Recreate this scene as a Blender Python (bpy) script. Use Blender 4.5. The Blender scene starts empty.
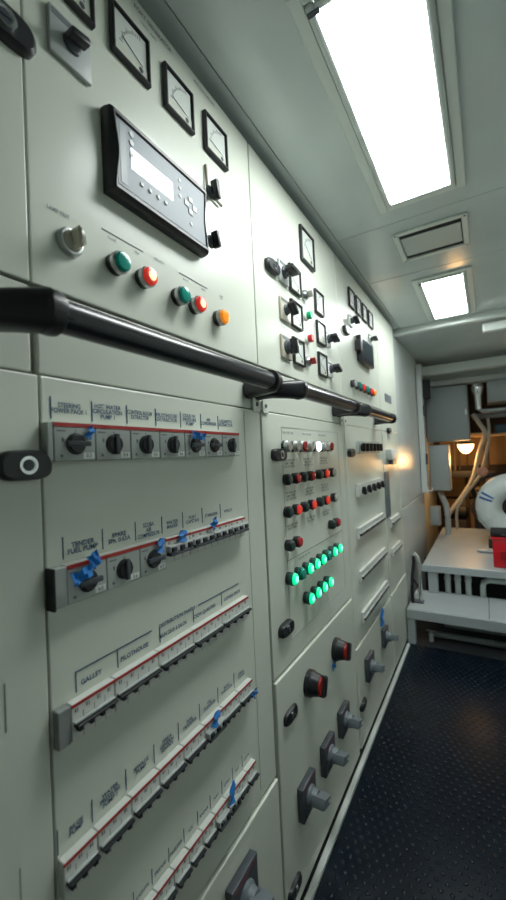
import bpy, bmesh, math, random
from mathutils import Vector, Matrix
random.seed(7)
PI = math.pi
scene = bpy.context.scene
COL = scene.collection

# ------------------------------------------------------------------ camera
cam_d = bpy.data.cameras.new('camera')
cam = bpy.data.objects.new('camera', cam_d)
COL.objects.link(cam)
scene.camera = cam
cam_d.sensor_fit = 'VERTICAL'
cam_d.sensor_height = 36.0
cam_d.sensor_width = 36.0
cam_d.lens = 36.0 * 396.0 / 900.0
cam_d.clip_start = 0.02
# axes: world Y runs along the switchboard, X into the room, Z up
f = 396.0
D = Vector((486 - 253, 448 - 450, f)).normalized()          # world +Y in image space (x right, y down, z forward)
P = Vector((486 - 400 - 253, 448 + 400 * 0.046 - 450, f))
U = P.cross(D).normalized()
if U.y > 0: U = -U
X = D.cross(U)
if X.x < 0: X = -X
def to_world(v): return Vector((v.dot(X), v.dot(D), v.dot(U)))
r_ = to_world(Vector((1, 0, 0))); u_ = to_world(Vector((0, -1, 0))); b_ = to_world(Vector((0, 0, -1)))
cam.matrix_world = Matrix(((r_.x, u_.x, b_.x, 0.53), (r_.y, u_.y, b_.y, 0.0), (r_.z, u_.z, b_.z, 1.30), (0, 0, 0, 1)))
cam_d.dof.use_dof = True
cam_d.dof.focus_distance = 1.0
cam_d.dof.aperture_fstop = 3.2

# ------------------------------------------------------------------ world and exposure
w = bpy.data.worlds.new('world'); scene.world = w; w.use_nodes = True
w.node_tree.nodes['Background'].inputs[0].default_value = (0.75, 0.9, 0.88, 1)
w.node_tree.nodes['Background'].inputs[1].default_value = 0.035
scene.view_settings.view_transform = 'Standard'
scene.view_settings.look = 'None'
scene.view_settings.gamma = 1.0
scene.view_settings.use_curve_mapping = False
scene.view_settings.exposure = 0.0
LAMP_EMIT = 27.5

# ------------------------------------------------------------------ materials
MATS = {}
def mat(name, col, rough=0.5, metal=0.0, emit=None, es=0.0, noise=0.0, nscale=8.0, bump=0.0, bscale=60.0, spec=None, alpha=None, coat=0.0):
    if name in MATS: return MATS[name]
    m = bpy.data.materials.new(name); m.use_nodes = True
    nt = m.node_tree; b = nt.nodes['Principled BSDF']
    b.inputs['Base Color'].default_value = (*col, 1)
    b.inputs['Roughness'].default_value = rough
    b.inputs['Metallic'].default_value = metal
    if coat: b.inputs['Coat Weight'].default_value = coat; b.inputs['Coat Roughness'].default_value = 0.1
    if spec is not None: b.inputs['Specular IOR Level'].default_value = spec
    if emit: 
        b.inputs['Emission Color'].default_value = (*emit, 1); b.inputs['Emission Strength'].default_value = es
    if noise or bump:
        tc = nt.nodes.new('ShaderNodeTexCoord')
    if noise:
        n = nt.nodes.new('ShaderNodeTexNoise'); n.inputs['Scale'].default_value = nscale; n.inputs['Detail'].default_value = 5
        nt.links.new(tc.outputs['Object'], n.inputs['Vector'])
        mx = nt.nodes.new('ShaderNodeMixRGB'); mx.blend_type = 'MIX'
        mx.inputs[1].default_value = (*[c * (1 - noise) for c in col], 1)
        mx.inputs[2].default_value = (*[min(1, c * (1 + noise)) for c in col], 1)
        nt.links.new(n.outputs['Fac'], mx.inputs[0]); nt.links.new(mx.outputs[0], b.inputs['Base Color'])
    if bump:
        n2 = nt.nodes.new('ShaderNodeTexNoise'); n2.inputs['Scale'].default_value = bscale
        nt.links.new(tc.outputs['Object'], n2.inputs['Vector'])
        bp = nt.nodes.new('ShaderNodeBump'); bp.inputs['Strength'].default_value = bump; bp.inputs['Distance'].default_value = 0.002
        nt.links.new(n2.outputs['Fac'], bp.inputs['Height']); nt.links.new(bp.outputs[0], b.inputs['Normal'])
    MATS[name] = m
    return m
M_PAINT = mat('cabinet_paint', (0.665, 0.695, 0.61), 0.30, noise=0.035, nscale=3, bump=0.10, bscale=25)
M_CARC = mat('cabinet_edge_paint', (0.50, 0.53, 0.46), 0.4)
M_WALL = mat('bulkhead_paint', (0.70, 0.75, 0.73), 0.24, noise=0.10, nscale=4, bump=0.15, bscale=12)
M_CEIL = mat('ceiling_laminate', (0.58, 0.645, 0.635), 0.16, noise=0.09, nscale=5, bump=0.35, bscale=9)
M_CEILF = mat('ceiling_frame_paint', (0.66, 0.71, 0.67), 0.4)
M_TRIM = mat('trim_aluminium', (0.62, 0.66, 0.63), 0.35, noise=0.05)
M_BLACK = mat('black_plastic', (0.012, 0.014, 0.017), 0.38)
M_RAIL = mat('rail_black_lacquer', (0.012, 0.014, 0.019), 0.26)
M_BLACKM = mat('black_matte', (0.010, 0.011, 0.013), 0.6)
M_DGREY = mat('dark_grey_plastic', (0.06, 0.07, 0.085), 0.4)
M_MGREY = mat('mid_grey_plastic', (0.16, 0.19, 0.21), 0.38)
M_LGREY = mat('light_grey_plastic', (0.45, 0.48, 0.47), 0.42)
M_BRK = mat('breaker_plastic', (0.66, 0.68, 0.64), 0.4, noise=0.03, nscale=40)
M_START = mat('starter_plastic', (0.43, 0.46, 0.44), 0.42, noise=0.03, nscale=40)
M_WHITE = mat('white_plastic', (0.78, 0.80, 0.77), 0.4)
M_RED = mat('red_print', (0.42, 0.025, 0.02), 0.4)
M_REDP = mat('red_plastic', (0.55, 0.02, 0.02), 0.35)
M_REDLENS = mat('red_lens', (0.45, 0.015, 0.02), 0.2)
M_CHROME = mat('chrome', (0.75, 0.77, 0.78), 0.18, metal=1.0)
M_STEEL = mat('brushed_steel', (0.55, 0.57, 0.57), 0.35, metal=1.0)
M_NAVY = mat('navy_print', (0.02, 0.075, 0.17), 0.5)
M_INK = mat('grey_print', (0.16, 0.18, 0.19), 0.5)
M_TAPE = mat('blue_masking_tape', (0.01, 0.20, 0.62), 0.55, noise=0.12, nscale=60)
M_FACE = mat('meter_scale_face', (0.62, 0.66, 0.62), 0.3)
M_GREEN = mat('green_lens_unlit', (0.0, 0.30, 0.24), 0.18)
M_GREENON = mat('green_lens_lit', (0.02, 0.55, 0.28), 0.25, emit=(0.0, 1.0, 0.38), es=0.9)
M_REDON = mat('red_lens_lit', (0.7, 0.03, 0.02), 0.25, emit=(1.0, 0.05, 0.03), es=0.3)
M_HOT = mat('lamp_bulb_glow', (1, 0.6, 0.3), 0.3, emit=(1.0, 0.62, 0.35), es=1.5)
M_GHOT = mat('green_bulb_glow', (0.3, 1, 0.6), 0.3, emit=(0.15, 1.0, 0.5), es=2.0)
M_AMBER = mat('amber_lens', (0.85, 0.25, 0.01), 0.25, emit=(1.0, 0.30, 0.01), es=0.45)
M_WLED = mat('white_lens_lit', (0.8, 0.8, 1), 0.3, emit=(0.80, 0.86, 1.0), es=14.0)
M_CLEAR = mat('clear_lens', (0.55, 0.52, 0.48), 0.2)
M_LCD = mat('lcd_backlit', (0.9, 0.95, 1), 0.3, emit=(0.9, 0.97, 1.0), es=1.6)
M_CTRL = mat('controller_face', (0.13, 0.165, 0.20), 0.45)
M_LAMP = mat('lamp_diffuser', (0.9, 0.95, 0.95), 0.4, emit=(0.90, 1.0, 0.985), es=LAMP_EMIT)
M_LAMP.node_tree.nodes['Principled BSDF'].inputs['Emission Color'].default_value = (0.94, 1.0, 0.985, 1)
M_RUBBER = mat('mat_rubber', (0.005, 0.010, 0.018), 0.25, noise=0.4, nscale=6, spec=0.22)
M_TREAD = mat('step_plate', (0.44, 0.48, 0.49), 0.38, noise=0.10, nscale=7)
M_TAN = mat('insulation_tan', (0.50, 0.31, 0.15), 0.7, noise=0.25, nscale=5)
M_BROWN = mat('machinery_brown', (0.07, 0.05, 0.035), 0.6, noise=0.3, nscale=8)
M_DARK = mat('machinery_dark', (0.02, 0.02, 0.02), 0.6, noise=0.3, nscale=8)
M_BOXW = mat('box_grey_paint', (0.42, 0.47, 0.48), 0.4)
M_BOXD = mat('box_dark_grey_paint', (0.27, 0.31, 0.31), 0.45)
M_HOSE = mat('hose_buff', (0.42, 0.40, 0.34), 0.5)
M_RING = mat('ring_white', (0.62, 0.67, 0.66), 0.45)
M_BLUE = mat('blue_paint', (0.01, 0.08, 0.32), 0.45)
M_TEAL = mat('teal_paint', (0.01, 0.06, 0.10), 0.45)
M_REDBOX = mat('red_box_plastic', (0.62, 0.01, 0.02), 0.35)
M_PINK = mat('pink_rag', (0.55, 0.28, 0.20), 0.8)
M_WARM = mat('warm_globe', (1, 0.8, 0.5), 0.4, emit=(1.0, 0.62, 0.25), es=5.0)
M_PAD = mat('white_lamp_globe', (0.8, 0.78, 0.74), 0.4)
M_KNOB = mat('beige_knob', (0.50, 0.47, 0.38), 0.3)

def tread_material():
    m = MATS['step_plate']; nt = m.node_tree; b = nt.nodes['Principled BSDF']
    tc = nt.nodes.new('ShaderNodeTexCoord'); v = nt.nodes.new('ShaderNodeTexVoronoi'); v.inputs['Scale'].default_value = 45
    v.inputs['Randomness'].default_value = 0.0
    nt.links.new(tc.outputs['Object'], v.inputs['Vector'])
    bp = nt.nodes.new('ShaderNodeBump'); bp.inputs['Strength'].default_value = 0.5; bp.inputs['Distance'].default_value = 0.003
    nt.links.new(v.outputs['Distance'], bp.inputs['Height']); nt.links.new(bp.outputs[0], b.inputs['Normal'])
tread_material()

# ------------------------------------------------------------------ mesh builder
class MB:
    def __init__(s): s.bm = bmesh.new()
    def box(s, x0, x1, y0, y1, z0, z1, bev=0.0, seg=2):
        r = bmesh.ops.create_cube(s.bm, size=1.0)
        vs = r['verts']
        for v in vs:
            v.co = Vector(((x0 + x1) / 2 + v.co.x * (x1 - x0), (y0 + y1) / 2 + v.co.y * (y1 - y0), (z0 + z1) / 2 + v.co.z * (z1 - z0)))
        if bev:
            es = list({e for v in vs for e in v.link_edges})
            bmesh.ops.bevel(s.bm, geom=es, offset=bev, segments=seg, profile=0.5, affect='EDGES')
        return s
    def lathe(s, prof, seg=24, axis='x', c=(0, 0, 0), sy=1.0, sz=1.0):
        """prof: list of (along, radius) along the axis"""
        rings = []
        for a, r in prof:
            ring = []
            for i in range(seg):
                t = 2 * PI * i / seg
                p, q = r * math.cos(t) * sy, r * math.sin(t) * sz
                co = {'x': (a, p, q), 'y': (p, a, q), 'z': (p, q, a)}[axis]
                ring.append(s.bm.verts.new(Vector(co) + Vector(c)))
            rings.append(ring)
        for A, B in zip(rings, rings[1:]):
            for i in range(seg):
                j = (i + 1) % seg
                s.bm.faces.new((A[i], A[j], B[j], B[i]))
        s.bm.faces.new(rings[0]); s.bm.faces.new(rings[-1])
        return s
    def prism(s, pts, x0, x1, bev=0.0, taper=1.0):
        """outline in the YZ plane pushed out along x; front face scaled by taper about its centre"""
        cy = sum(p[0] for p in pts) / len(pts); cz = sum(p[1] for p in pts) / len(pts)
        A = [s.bm.verts.new((x0, y, z)) for y, z in pts]
        layers = [(x0, 1.0)]
        if bev: layers += [(x1 - bev, 1.0 if taper == 1.0 else taper + (1 - taper) * 0.3)]
        layers += [(x1, taper if taper != 1.0 else 1.0)]
        prev = A; n = len(pts)
        size = max(abs(p[0] - cy) for p in pts)
        for k, (x, sc) in enumerate(layers[1:]):
            if bev and x == x1 and taper == 1.0: sc = max(0.5, 1 - bev / size)
            B = [s.bm.verts.new((x, cy + (y - cy) * sc, cz + (z - cz) * sc)) for y, z in pts]
            for i in range(n):
                j = (i + 1) % n
                s.bm.faces.new((prev[i], prev[j], B[j], B[i]))
            prev = B
        s.bm.faces.new(A); s.bm.faces.new(prev)
        return s
    def ringprism(s, o, i, x0, x1, bev=0.0):
        """square frame: outer half size o=(y,z), inner half size i"""
        def sq(h, x): return [s.bm.verts.new((x, sy * h[0], sz * h[1])) for sy, sz in ((-1, -1), (1, -1), (1, 1), (-1, 1))]
        b = bev
        L = [sq(o, x0), sq(o, x1 - b), sq((o[0] - b, o[1] - b), x1), sq((i[0] + b, i[1] + b), x1), sq(i, x1 - b * 2), sq(i, x0)]
        for A, B in zip(L, L[1:] + L[:1]):
            for k in range(4):
                j = (k + 1) % 4
                s.bm.faces.new((A[k], A[j], B[j], B[k]))
        return s
    def tube(s, path, r, seg=12, closed=False, rs=None):
        path = [Vector(p) for p in path]; n = len(path); rings = []
        up = Vector((0, 0, 1))
        for i, p in enumerate(path):
            if closed: t = (path[(i + 1) % n] - path[i - 1]).normalized()
            else: t = (path[min(i + 1, n - 1)] - path[max(i - 1, 0)]).normalized()
            a = t.cross(up)
            if a.length < 0.1: a = t.cross(Vector((1, 0, 0)))
            a.normalize(); b = t.cross(a).normalized()
            if i and a.dot(pa) < 0 and abs(a.dot(pa)) > .5: a, b = -a, -b
            pa = a
            rr = rs[i] if rs else r
            rings.append([s.bm.verts.new(p + a * rr * math.cos(2 * PI * k / seg) + b * rr * math.sin(2 * PI * k / seg)) for k in range(seg)])
        prs = list(zip(rings, rings[1:])) + ([(rings[-1], rings[0])] if closed else [])
        for A, B in prs:
            for k in range(seg):
                j = (k + 1) % seg
                s.bm.faces.new((A[k], A[j], B[j], B[k]))
        if not closed: s.bm.faces.new(rings[0]); s.bm.faces.new(rings[-1])
        return s
    def mesh(s, name, m, smooth=True):
        bmesh.ops.recalc_face_normals(s.bm, faces=s.bm.faces)
        me = bpy.data.meshes.new(name); s.bm.to_mesh(me); s.bm.free()
        me.materials.append(m)
        if smooth:
            for p in me.polygons: p.use_smooth = True
            try: me.set_sharp_from_angle(angle=math.radians(32))
            except Exception: pass
        return me
    def build(s, name, m, parent=None, loc=(0, 0, 0), rot=(0, 0, 0), smooth=True):
        return put(s.mesh(name, m, smooth), name, parent, loc, rot)
def put(me, name, parent=None, loc=(0, 0, 0), rot=(0, 0, 0)):
    o = bpy.data.objects.new(name, me); COL.objects.link(o)
    o.location = loc; o.rotation_euler = rot
    if parent: o.parent = parent
    return o
def tag(o, label, cat, group=None, kind=None):
    o['label'] = label; o['category'] = cat
    if group: o['group'] = group
    if kind: o['kind'] = kind
    return o
def thing(name, label, cat, loc=(0, 0, 0), group=None, rot=(0, 0, 0)):
    o = bpy.data.objects.new(name, None); COL.objects.link(o); o.empty_display_size = 0.02
    o.location = loc; o.rotation_euler = rot
    return tag(o, label, cat, group)
def struct(name, mb, m, smooth=False, loc=(0, 0, 0)):
    o = mb.build(name, m, None, loc, smooth=smooth); o['kind'] = 'structure'; return o
def copy_tree(o, parent=None):
    c = o.copy(); COL.objects.link(c); c.parent = parent
    for ch in KIDS.get(o.name, []): copy_tree(ch, c)
    return c
CACHE = {}
def cached(key, fn):
    if key not in CACHE: CACHE[key] = fn()
    return CACHE[key]
def disc(r, n=24, sy=1.0, sz=1.0, cy=0, cz=0):
    return [(cy + r * sy * math.cos(2 * PI * i / n), cz + r * sz * math.sin(2 * PI * i / n)) for i in range(n)]
def stadium(hw, hh, n=8, k=1.0):
    """rounded lozenge, half width hw (y), half height hh (z)"""
    pts = []
    for i in range(4 * n):
        t = 2 * PI * i / (4 * n)
        c, s_ = math.cos(t), math.sin(t)
        e = 2.0 / 3.2
        pts.append((hw * math.copysign(abs(c) ** e, c), hh * math.copysign(abs(s_) ** e, s_)))
    return pts
def text_mesh(txt, size, m, space=1.0, width=None):
    cu = bpy.data.curves.new('lettering', 'FONT'); cu.body = txt; cu.size = size; cu.align_x = 'CENTER'; cu.align_y = 'CENTER'
    cu.resolution_u = 2; cu.space_line = 0.85; cu.offset = size * 0.02
    o = bpy.data.objects.new('lettering', cu); COL.objects.link(o)
    bpy.context.view_layer.update()
    dg = bpy.context.evaluated_depsgraph_get()
    me = bpy.data.meshes.new_from_object(o.evaluated_get(dg))
    bpy.data.objects.remove(o); bpy.data.curves.remove(cu)
    xs = [v.co.x for v in me.vertices]; sc = 1.0
    if width and xs and (max(xs) - min(xs)) > width: sc = width / (max(xs) - min(xs))
    for v in me.vertices: v.co = Vector((0.0, v.co.x * sc, v.co.y))
    me.materials.clear(); me.materials.append(m)
    return me
def legend(txt, y, z, size, parent, m=None, width=None, name='printed_legend', x=0.0012):
    me = text_mesh(txt, size, m or M_NAVY, width=width)
    return put(me, name, parent, (x, y, z))

# ================================================================== SETTING
CX0, CX1 = -0.45, 1.25
struct('floor', MB().box(-0.6, 1.35, -1.3, 6.3, -0.06, 0.0), mat('floor_steel', (0.05, 0.055, 0.06), 0.5, noise=0.2))
# ceiling of panels, seams cut between them as shallow gaps over a backing
ys = [-1.3, -0.35, 1.645, 2.16, 3.07]
cb = MB()
for a, b in zip(ys, ys[1:]):
    cb.box(0.03, 1.30, a + 0.0015, b - 0.0015, 2.21, 2.235, 0.001, 1)
    cb.box(-0.50, 0.027, a + 0.0015, b - 0.0015, 2.2115, 2.235, 0.001, 1)
struct('ceiling', cb, M_CEIL)
struct('trim_1', MB().box(-0.50, 1.30, -1.3, 3.07, 2.236, 2.26), M_CARC)
struct('ceiling_aft', MB().box(-0.20, 1.30, 3.14, 6.3, 2.19, 2.24), M_CEIL)
struct('trim_2', MB().box(-0.03, 1.28, 3.075, 3.13, 2.165, 2.25, 0.012, 3), M_CEILF)
struct('trim_3', MB().box(0.55, 1.28, 3.16, 3.22, 2.10, 2.16, 0.012, 3), M_CEILF)
struct('trim_4', MB().box(0.0, 1.28, 4.25, 4.32, 2.045, 2.135, 0.01, 2).box(0.0, 1.28, 4.55, 4.62, 1.965, 2.03, 0.01, 2).box(0.0, 1.28, 4.62, 4.66, 1.965, 2.19), M_CEILF)
struct('trim_5', MB().box(0.008, 0.028, -1.2, 2.81, 0.0005, 0.018, 0.003, 1), M_TRIM)
struct('wall_left', MB().box(-0.10, -0.024, 2.936, 4.25, 0.885, 2.19, 0.002, 1).box(-0.10, -0.020, 2.936, 4.25, 0.0, 0.88, 0.002, 1).box(-0.12, -0.10, 2.936, 6.3, 0, 2.2), M_WALL)
struct('wall_right', MB().box(1.30, 1.36, -1.3, 6.3, 0.0, 2.25), M_WALL)
struct('wall_front', MB().box(-0.6, 1.36, -1.36, -1.3, 0.0, 2.25), M_WALL)
struct('wall_back', MB().box(-0.3, 1.36, 6.1, 6.2, 0.0, 2.25), M_BROWN)
struct('wall_outer', MB().box(-0.62, -0.5, -1.3, 2.93, 0.0, 2.25), M_WALL)

# studded rubber mat
def mat_mesh():
    mb = MB().box(0.029, 1.28, -0.3, 2.84, 0.0005, 0.006, 0.001, 1)
    bm = mb.bm; sp = 0.031; j = 0; y = 0.55
    while y < 2.82:
        x = 0.055 + (sp / 2 if j % 2 else 0)
        while x < 1.27:
            n = 8; rings = []
            for r, h in ((0.0078, 0.0058), (0.0066, 0.0084), (0.0042, 0.0097)):
                rings.append([bm.verts.new((x + r * math.cos(2 * PI * k / n), y + r * math.sin(2 * PI * k / n), h)) for k in range(n)])
            for A, B in zip(rings, rings[1:]):
                for k in range(n): bm.faces.new((A[k], A[(k + 1) % n], B[(k + 1) % n], B[k]))
            bm.faces.new(rings[-1])
            x += sp
        y += sp * 0.87; j += 1
    return mb
tag(mat_mesh().build('rubber_floor_mat', M_RUBBER), 'black studded rubber mat covering the passage floor beside the cabinets', 'floor mat')

# ---------------------------------------------------------------- ceiling lamps and vents
def ceiling_lamp(y0, y1, label):
    cy = (y0 + y1) / 2; cx = 0.374
    t = thing('ceiling_light', label, 'ceiling light', (cx, cy, 2.21), 'recessed fluorescent ceiling lights')
    hy = (y1 - y0) / 2; hx = 0.0925
    fr = MB()
    ox, oy = hx + 0.050, hy + 0.050
    for a in (-1, 1):
        fr.box(min(a * (hx + .022), a * ox), max(a * (hx + .022), a * ox), -oy, oy, -0.010, -0.0005, 0.002, 1)
        fr.box(-hx - .022, hx + .022, min(a * (hy + .022), a * oy), max(a * (hy + .022), a * oy), -0.010, -0.0005, 0.002, 1)
    fr.build('frame', M_CEILF, t)
    ln = MB()
    for a in (-1, 1):
        ln.box(min(a * (hx + .003), a * (hx + .021)), max(a * (hx + .003), a * (hx + .021)), -hy - .021, hy + .021, -0.017, -0.0005, 0.006, 2)
        ln.box(-hx - .003, hx + .003, min(a * (hy + .003), a * (hy + .021)), max(a * (hy + .003), a * (hy + .021)), -0.017, -0.0005, 0.006, 2)
    ln.build('diffuser_rim', mat('lamp_rim_paint', (.55, .60, .58), .35), t)
    MB().box(-hx - .002, hx + .002, -hy - .002, hy + .002, -0.014, -0.001).build('diffuser', M_LAMP, t)
    for a in (-1, 1): MB().box(a * hx - .007 - .012 * (a < 0), a * hx + .007, -hy - .014, -hy - .004, -0.0215, -0.0185).build('clip', M_DGREY, t)
    return t
ceiling_lamp(0.762, 1.49, 'large bright rectangular ceiling light nearest the viewer, above the mat')
ceiling_lamp(2.30, 2.96, 'smaller looking bright ceiling light beyond the ceiling vent')
def vent(y0, y1, label):
    cy = (y0 + y1) / 2
    t = thing('ceiling_vent', label, 'ceiling vent', (0.375, cy, 2.21), 'ceiling vents between the lights')
    hy = (y1 - y0) / 2; hx = 0.14
    fr = MB()
    for a in (-1, 1):
        fr.box(min(a * (hx - .022), a * hx), max(a * (hx - .022), a * hx), -hy, hy, -0.010, -0.0005, 0.003, 1)
        fr.box(-hx + .022, hx - .022, min(a * (hy - .022), a * hy), max(a * (hy - .022), a * hy), -0.010, -0.0005, 0.003, 1)
    fr.build('frame', M_CEILF, t)
    MB().box(-hx + .024, hx - .024, -hy + .024, hy - .024, -0.004, -0.0008).build('duct_opening', M_BLACKM, t)
    MB().box(-hx + .026, hx - .026, -hy + .052, hy - .056, -0.0095, -0.0048, 0.003, 1).build('damper_plate', mat('damper_grey', (.50, .55, .53), .45), t)
    s = MB()
    for a in (-1, 1):
        for b in (-1, 1): s.lathe([(-0.0115, 0.004), (-0.0095, 0.004)], 8, 'z', (a * (hx - .011), b * (hy - .011), 0))
    s.build('frame_screws', M_DGREY, t)
vent(1.725, 2.0, 'grey rectangular air vent in the ceiling between the two lights')
vent(0.38, 0.685, 'air vent mostly out of frame before the nearest ceiling light')

# ================================================================== SWITCHBOARD CABINETS
LATCH_H = 0.0
def latch_meshes(big):
    hw, hh = (0.036, 0.020) if big else (0.040, 0.019)
    key = 'latch%d' % big
    body = cached(key + 'b', lambda: MB().prism(stadium(hw, hh), 0.0, 0.016, 0.005).mesh('latch', M_BLACK))
    core = cached(key + 'c', lambda: MB().lathe([(0.0155, 0.012), (0.0185, 0.012), (0.0185, 0.009), (0.017, 0.009)], 20).mesh('lock_ring', M_CHROME))
    slot = cached(key + 's', lambda: MB().lathe([(0.0162, 0.008), (0.0175, 0.0075)], 16).box(0.0175, 0.0195, -0.0055, 0.0055, -0.0015, 0.0015).mesh('lock_barrel', M_DGREY))
    return body, core, slot
def latch(door, y, z, big=False, flat=False):
    root_loc = (0.0, y, z)
    if flat:   # small dished latch in an oval escutcheon, tilted
        me = cached('flatlatch', lambda: MB().prism([(a * math.cos(.30) - b * math.sin(.30), a * math.sin(.30) + b * math.cos(.30)) for a, b in stadium(0.036, 0.0155)], 0.0005, 0.010, 0.004).lathe([(0.010, 0.010), (0.013, 0.010), (0.013, 0.0085), (0.011, 0.0085)], 16).mesh('latch', M_MGREY))
        put(me, 'latch', door, root_loc)
        return
    b, c, s = latch_meshes(big)
    # one mesh for the whole latch (black body with chrome lock) so the tree stays three deep
    me = cached('latchall%d' % big, lambda: join_meshes([b, c, s], 'latch'))
    put(me, 'latch', door, root_loc)
def join_meshes(ms, name):
    bm = bmesh.new(); mats = []
    for me in ms:
        n0 = len(bm.faces); bm.from_mesh(me); bm.faces.ensure_lookup_table()
        if me.materials[0] not in mats: mats.append(me.materials[0])
        k = mats.index(me.materials[0])
        for f_ in bm.faces[n0:]: f_.material_index = k
    out = bpy.data.meshes.new(name); bm.to_mesh(out); bm.free()
    for m in mats: out.materials.append(m)
    for p in out.polygons: p.use_smooth = True
    try: out.set_sharp_from_angle(angle=math.radians(32))
    except Exception: pass
    return out
def plate(y0, y1, z0, z1, x1=0.0, x0=-0.016, bev=0.0022):
    return MB().box(x0, x1, y0, y1, z0, z1, bev, 2)
ZT = 2.185
def cabinet(y0, y1, label, gap_z, lower_y0, lower_y1, upper_y0=None, upper_y1=None):
    t = thing('switchboard_cabinet', label, 'electrical cabinet', (0, (y0 + y1) / 2, 0), 'row of electrical cabinets')
    oy = -(y0 + y1) / 2
    def P_(mb, name, m=M_PAINT): return mb.build(name, m, t, (0, oy, 0), smooth=False)
    P_(MB().box(-0.40, -0.018, y0 + .001, y1 - .001, 0.0, ZT), 'cabinet_body', M_CARC)
    uy0, uy1 = upper_y0 or y0 + .002, upper_y1 or y1 - .002
    up = P_(plate(uy0, uy1, 1.5585, ZT), 'upper_door')
    band = P_(plate(y0 + .002, y1 - .002, 1.4335, 1.5545, -0.003), 'middle_band')
    if lower_y0 - y0 > .008: P_(plate(y0 + .002, lower_y0 - .0025, 0.03, 1.430, -0.002), 'side_strip')
    if y1 - lower_y1 > .008: P_(plate(lower_y1 + .0025, y1 - .002, 0.03, 1.430, -0.002), 'side_strip')
    lo = P_(plate(lower_y0, lower_y1, gap_z + .003, 1.430), 'lower_door')
    bo = P_(plate(lower_y0, lower_y1, 0.03, gap_z - .003, 0.006, bev=0.0035), 'bottom_door')
    P_(MB().box(-0.38, -0.017, y0 + .002, y1 - .002, 0.0, 0.028), 'plinth', M_CARC)
    return t, up, band, lo, bo
C0 = cabinet(-0.50, 0.3175, 'pale cabinet at the left edge of the picture with black latches', 0.444, -0.49, 0.3225, None, .3160)
C1 = cabinet(0.3235, 0.950, 'nearest full cabinet carrying the long display controller and five breaker rows', 0.444, 0.3250, 0.946, .3180, None)
C2 = cabinet(0.951, 1.680, 'second cabinet with the rows of push buttons and glowing green lamps', 0.687, 0.957, 1.668)
C3 = cabinet(1.681, 2.425, 'third cabinet with four small meters in a row and a small dark controller', 0.455, 1.700, 2.412)
C4 = cabinet(2.426, 2.932, 'last narrow cabinet at the far end with a grey slotted strip', 0.455, 2.430, 2.925)
# latches (the lock of a door is part of that door)
latch(C0[3], 0.296, 1.305, True)
latch(C0[1], 0.285, 1.885, True)
C0[1].children[0].scale = (1, 1.25, 1.15)
C0[1].children[0].location.z = 1.895
MB().box(0.0002, 0.0009, .8625, .8637, .47, 1.42).build('panel_seam', M_CARC, C1[3], (0, 0, 0))
for dr, y, z in ((C2[3], 1.040, 1.308), (C2[3], 1.034, 0.805), (C3[3], 1.762, 1.306), (C3[1], 1.785, 1.868), (C4[3], 2.60, 1.437), (C2[1], 1.055, 1.872)):
    latch(dr, y, z, False)
for dr, y, z in ((C2[4], 1.030, 0.562), (C2[4], 1.005, 0.100), (C3[4], 1.74, 0.20), (C1[4], 0.40, 0.30)):
    latch(dr, y, z)
# two old scratches low on the left door
MB().box(.0002, .0007, .2655, .2670, .975, 1.035).build('scratch', M_INK, C0[3])
MB().box(.0002, .0006, .2775, .2785, .640, .800).build('scratch', mat('faint_scratch', (.36, .38, .33), .5), C0[3])
# corner lugs with a bolt hole at cabinet joints under the rail
for t, y in ((C1, 0.925), (C2, 0.975), (C2, 1.655), (C3, 1.705)):
    oy = -(t[0].location.y)
    MB().box(0.0, 0.005, y - .017, y + .017, 1.425, 1.466, 0.0015, 1).build('corner_lug', M_PAINT, t[2])
    MB().lathe([(0.0045, 0.006), (0.0065, 0.006)], 12, 'x', (0, y, 1.446)).build('lug_bolt', M_DGREY, t[2])

# ------------------------------------------------------------ black hand rails
def bracket_mesh(sgn):
    # foot on the cabinet, sweeping out and along to the tube collar
    mb = MB(); bm = mb.bm
    secs = [(0.001, -0.050, 0.022, 0.024), (0.018, -0.048, 0.023, 0.022), (0.045, -0.040, 0.026, 0.021), (0.075, -0.020, 0.024, 0.023), (0.100, 0.0, 0.0255, 0.0255)]
    rings = []
    n = 20
    for k, (x, dy, ry, rz) in enumerate(secs):
        ang = (0.0, 0.15, 0.55, 1.0, PI / 2)[k]     # turn of the section from facing x to facing y
        ring = []
        for i in range(n):
            t = 2 * PI * i / n
            c, s_ = math.cos(t), math.sin(t)
            e = 0.7
            a = ry * math.copysign(abs(c) ** e, c); b = rz * math.copysign(abs(s_) ** e, s_)
            ring.append(bm.verts.new((x - a * math.sin(ang), sgn * (dy + a * math.cos(ang)), b)))
        rings.append(ring)
    for A, B in zip(rings, rings[1:]):
        for i in range(n): bm.faces.new((A[i], A[(i + 1) % n], B[(i + 1) % n], B[i]))
    bm.faces.new(rings[0]); bm.faces.new(rings[-1])
    mb.lathe([(sgn * -0.006, 0.020), (sgn * -0.002, 0.0265), (sgn * 0.010, 0.0270), (sgn * 0.016, 0.0262), (sgn * 0.018, 0.022)], 28, 'y', (0.100, 0, 0))
    return mb
def rail(y0, y1, label):
    t = thing('hand_rail', label, 'handrail', (0, (y0 + y1) / 2, 1.481), 'black tubular rails across the cabinets')
    h = (y1 - y0) / 2
    MB().lathe([(-h, 0.0205), (h, 0.0205)], 32, 'y', (0.100, 0, 0)).build('rail_tube', M_RAIL, t)
    bracket_mesh(1).build('bracket', M_BLACK, t, (0, -h, 0))
    bracket_mesh(-1).build('bracket', M_BLACK, t, (0, h, 0))
rail(0.270, 0.838, 'longest looking black tubular rail, in front of the nearest full cabinet')
rail(0.982, 1.515, 'black tubular rail on the cabinet with the green lamps')
rail(1.668, 2.220, 'farthest short looking black rail, on the cabinet with four small meters')

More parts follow.
